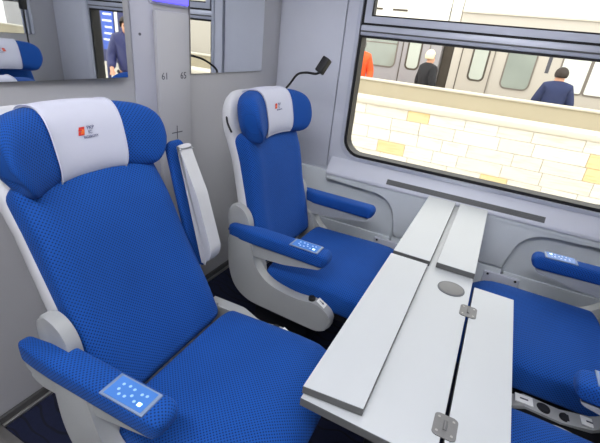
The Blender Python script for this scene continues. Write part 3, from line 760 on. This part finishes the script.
def person(label, x, y, z0, coat, hat, face_dir, trousers='trousers', lean=0.0, arms_out=0.16, hat_kind='hair'):
    """one continuous skinned body, with clothing children; front towards local -y"""
    t = thing('person', label, 'person', (x, y, z0), face_dir)
    def skin(name, verts, edges, rads, mt, root=0, lev=1):
        me = bpy.data.meshes.new(name); me.from_pydata(verts, edges, []); o = link(name, me, mt, t, smooth=False)
        md = o.modifiers.new('skin', 'SKIN'); md.use_smooth_shade = True
        for v, r in zip(me.skin_vertices[0].data, rads): v.radius = r if isinstance(r, tuple) else (r, r)
        me.skin_vertices[0].data[root].use_root = True
        sb = o.modifiers.new('sub', 'SUBSURF'); sb.levels = lev; sb.render_levels = lev
        return o
    ly = -lean
    V = [(0, 0, 0.95), (0, ly * 0.3, 1.10), (0, ly * 0.7, 1.30), (0, ly, 1.43), (0, ly * 1.1, 1.50), (0, ly * 1.2 - 0.01, 1.56), (0, ly * 1.25 - 0.02, 1.62), (0, ly * 1.3 - 0.01, 1.69), (0, ly * 1.25 - 0.125, 1.595)]
    R = [(0.15, 0.11), (0.14, 0.10), (0.16, 0.11), (0.12, 0.09), 0.055, 0.075, 0.088, 0.06, 0.014]
    E = [(0, 1), (1, 2), (2, 3), (3, 4), (4, 5), (5, 6), (6, 7), (5, 8)]
    arms_i = []
    for sx in (1, -1):
        b = len(V)
        V += [(sx * 0.17, ly, 1.42), (sx * (0.17 + arms_out * 0.6), ly + 0.02, 1.15), (sx * (0.17 + arms_out * 0.55), ly - 0.16, 0.98), (sx * (0.17 + arms_out * 0.5), ly - 0.24, 0.93)]
        R += [0.06, 0.046, 0.036, (0.038, 0.022)]
        E += [(3, b), (b, b + 1), (b + 1, b + 2), (b + 2, b + 3)]; arms_i.append(b)
        for k, dx in enumerate((-0.028, -0.010, 0.010, 0.028)):
            V.append((V[b + 3][0] + dx, V[b + 3][1] - 0.06, V[b + 3][2] - 0.01)); R.append(0.009); V.append((V[b + 3][0] + dx, V[b + 3][1] - (0.095 if k in (1, 2) else 0.085), V[b + 3][2] - 0.03)); R.append(0.008)
            E += [(b + 3, len(V) - 2), (len(V) - 2, len(V) - 1)]
        V.append((V[b + 3][0] - sx * 0.05, V[b + 3][1] - 0.03, V[b + 3][2])); R.append(0.010); E.append((b + 3, len(V) - 1))
        b = len(V)
        V += [(sx * 0.10, 0, 0.86), (sx * 0.11, -0.01, 0.50), (sx * 0.12, 0.02, 0.10), (sx * 0.13, -0.13, 0.04)]
        R += [0.085, 0.058, 0.042, (0.045, 0.03)]
        E += [(0, b), (b, b + 1), (b + 1, b + 2), (b + 2, b + 3)]
    skin('body', V, E, R, M['skin'], 0, 1)
    # jacket
    JV = [(0, 0, 0.84)] + V[1:4] + [(0, ly * 1.15, 1.545)]; JR = [(0.185, 0.145), (0.19, 0.15), (0.215, 0.16), (0.18, 0.14), (0.088, 0.092)]; JE = E[:4]
    JV = list(JV); JE = list(JE)
    for b in arms_i:
        i = len(JV); JV += V[b:b + 3]; JR += [0.105, 0.085, 0.066]; JE += [(3, i), (i, i + 1), (i + 1, i + 2)]
    skin('jacket', JV, JE, JR, M[coat], 0, 2)
    TV = [(0, 0, 0.98)]; TR = [(0.165, 0.13)]; TE = []
    for sx in (1, -1):
        i = len(TV); TV += [(sx * 0.10, 0, 0.85), (sx * 0.11, -0.01, 0.5), (sx * 0.12, 0.02, 0.12)]; TR += [0.105, 0.078, 0.065]; TE += [(0, i), (i, i + 1), (i + 1, i + 2)]
    skin('trousers', TV, TE, TR, M[trousers], 0, 1)
    # hair or hat: cap over the skull
    bm = bmesh.new(); bmesh.ops.create_uvsphere(bm, u_segments=20, v_segments=12, radius=1)
    hx, hy, hz = 0, ly * 1.27 + 0.012, 1.655
    bmesh.ops.delete(bm, geom=[v for v in bm.verts if v.co.z < -0.55 or (v.co.y < -0.45 and v.co.z < 0.12)], context='VERTS')
    for v in bm.verts: v.co = Vector((hx + v.co.x * 0.108, hy + v.co.y * 0.118, hz + v.co.z * 0.115))
    h = bmobj(hat_kind, bm, M[hat], t); sd_ = h.modifiers.new('solid', 'SOLIDIFY'); sd_.thickness = 0.012
    if hat_kind == 'knitted_hat':
        bm = bmesh.new(); bmesh.ops.create_uvsphere(bm, u_segments=10, v_segments=8, radius=0.045)
        bmesh.ops.translate(bm, vec=(hx, hy, hz + 0.13), verts=bm.verts); bmobj('bobble', bm, M[hat], h)
    for sx in (1, -1):
        bm = bmesh.new(); bmesh.ops.create_uvsphere(bm, u_segments=8, v_segments=6, radius=0.011)
        bmesh.ops.translate(bm, vec=(sx * 0.032, ly * 1.25 - 0.098, 1.625), verts=bm.verts); bmobj('eye', bm, M['black'], t)
    bm = bmesh.new(); add_box(bm, -0.022, 0.022, ly * 1.25 - 0.104, ly * 1.25 - 0.088, 1.552, 1.559, 0.002, 1); bmobj('mouth', bm, M['red'], t)
    return t
pw = person('person in a black coat and cream knitted hat behind the far parapet', -0.26, 6.2, -0.45, 'blackcoat', 'knit', math.radians(140), hat_kind='hat')
pw.scale = (0.84, 0.84, 1.0)
person('person in a bulky navy jacket with dark hair, seen from behind', 1.95, 6.27, -0.50, 'navy', 'hair', PI, lean=0.10, arms_out=0.17)
person('person in orange work clothes at the window edge', -1.68, 6.25, -0.38, 'orange', 'grey_hair', math.radians(20), trousers='orange')
person('person in dark navy clothes beside the blue board, seen in the mirror', 4.76, 2.55, -0.45, 'boardframe', 'hair', math.radians(-50))
t = thing('information_board', 'blue information board on two posts, seen in the wide mirror', 'sign', (5.40, 2.78, -0.45))
box('board_panel', -0.32, 0.32, -0.03, 0.03, 1.00, 2.30, M['boardframe'], t, bev=0.006)
fc = box('board_face', -0.05, 0.27, -0.038, -0.030, 1.20, 2.25, M['board'], t)
for k in range(9): box('printed_line', -0.01, 0.18 + 0.03 * (k % 3), -0.0395, -0.038, 2.15 - k * 0.10, 2.18 - k * 0.10, M['white'], fc)
box('white_stripe', -0.16, -0.09, -0.038, -0.030, 1.20, 2.25, M['white'], t)
for k in (-0.24, 0.24): cyl('post', (k, 0, 0.5), 0.03, 1.0, 'z', M['boardframe'], t, 14, 0)
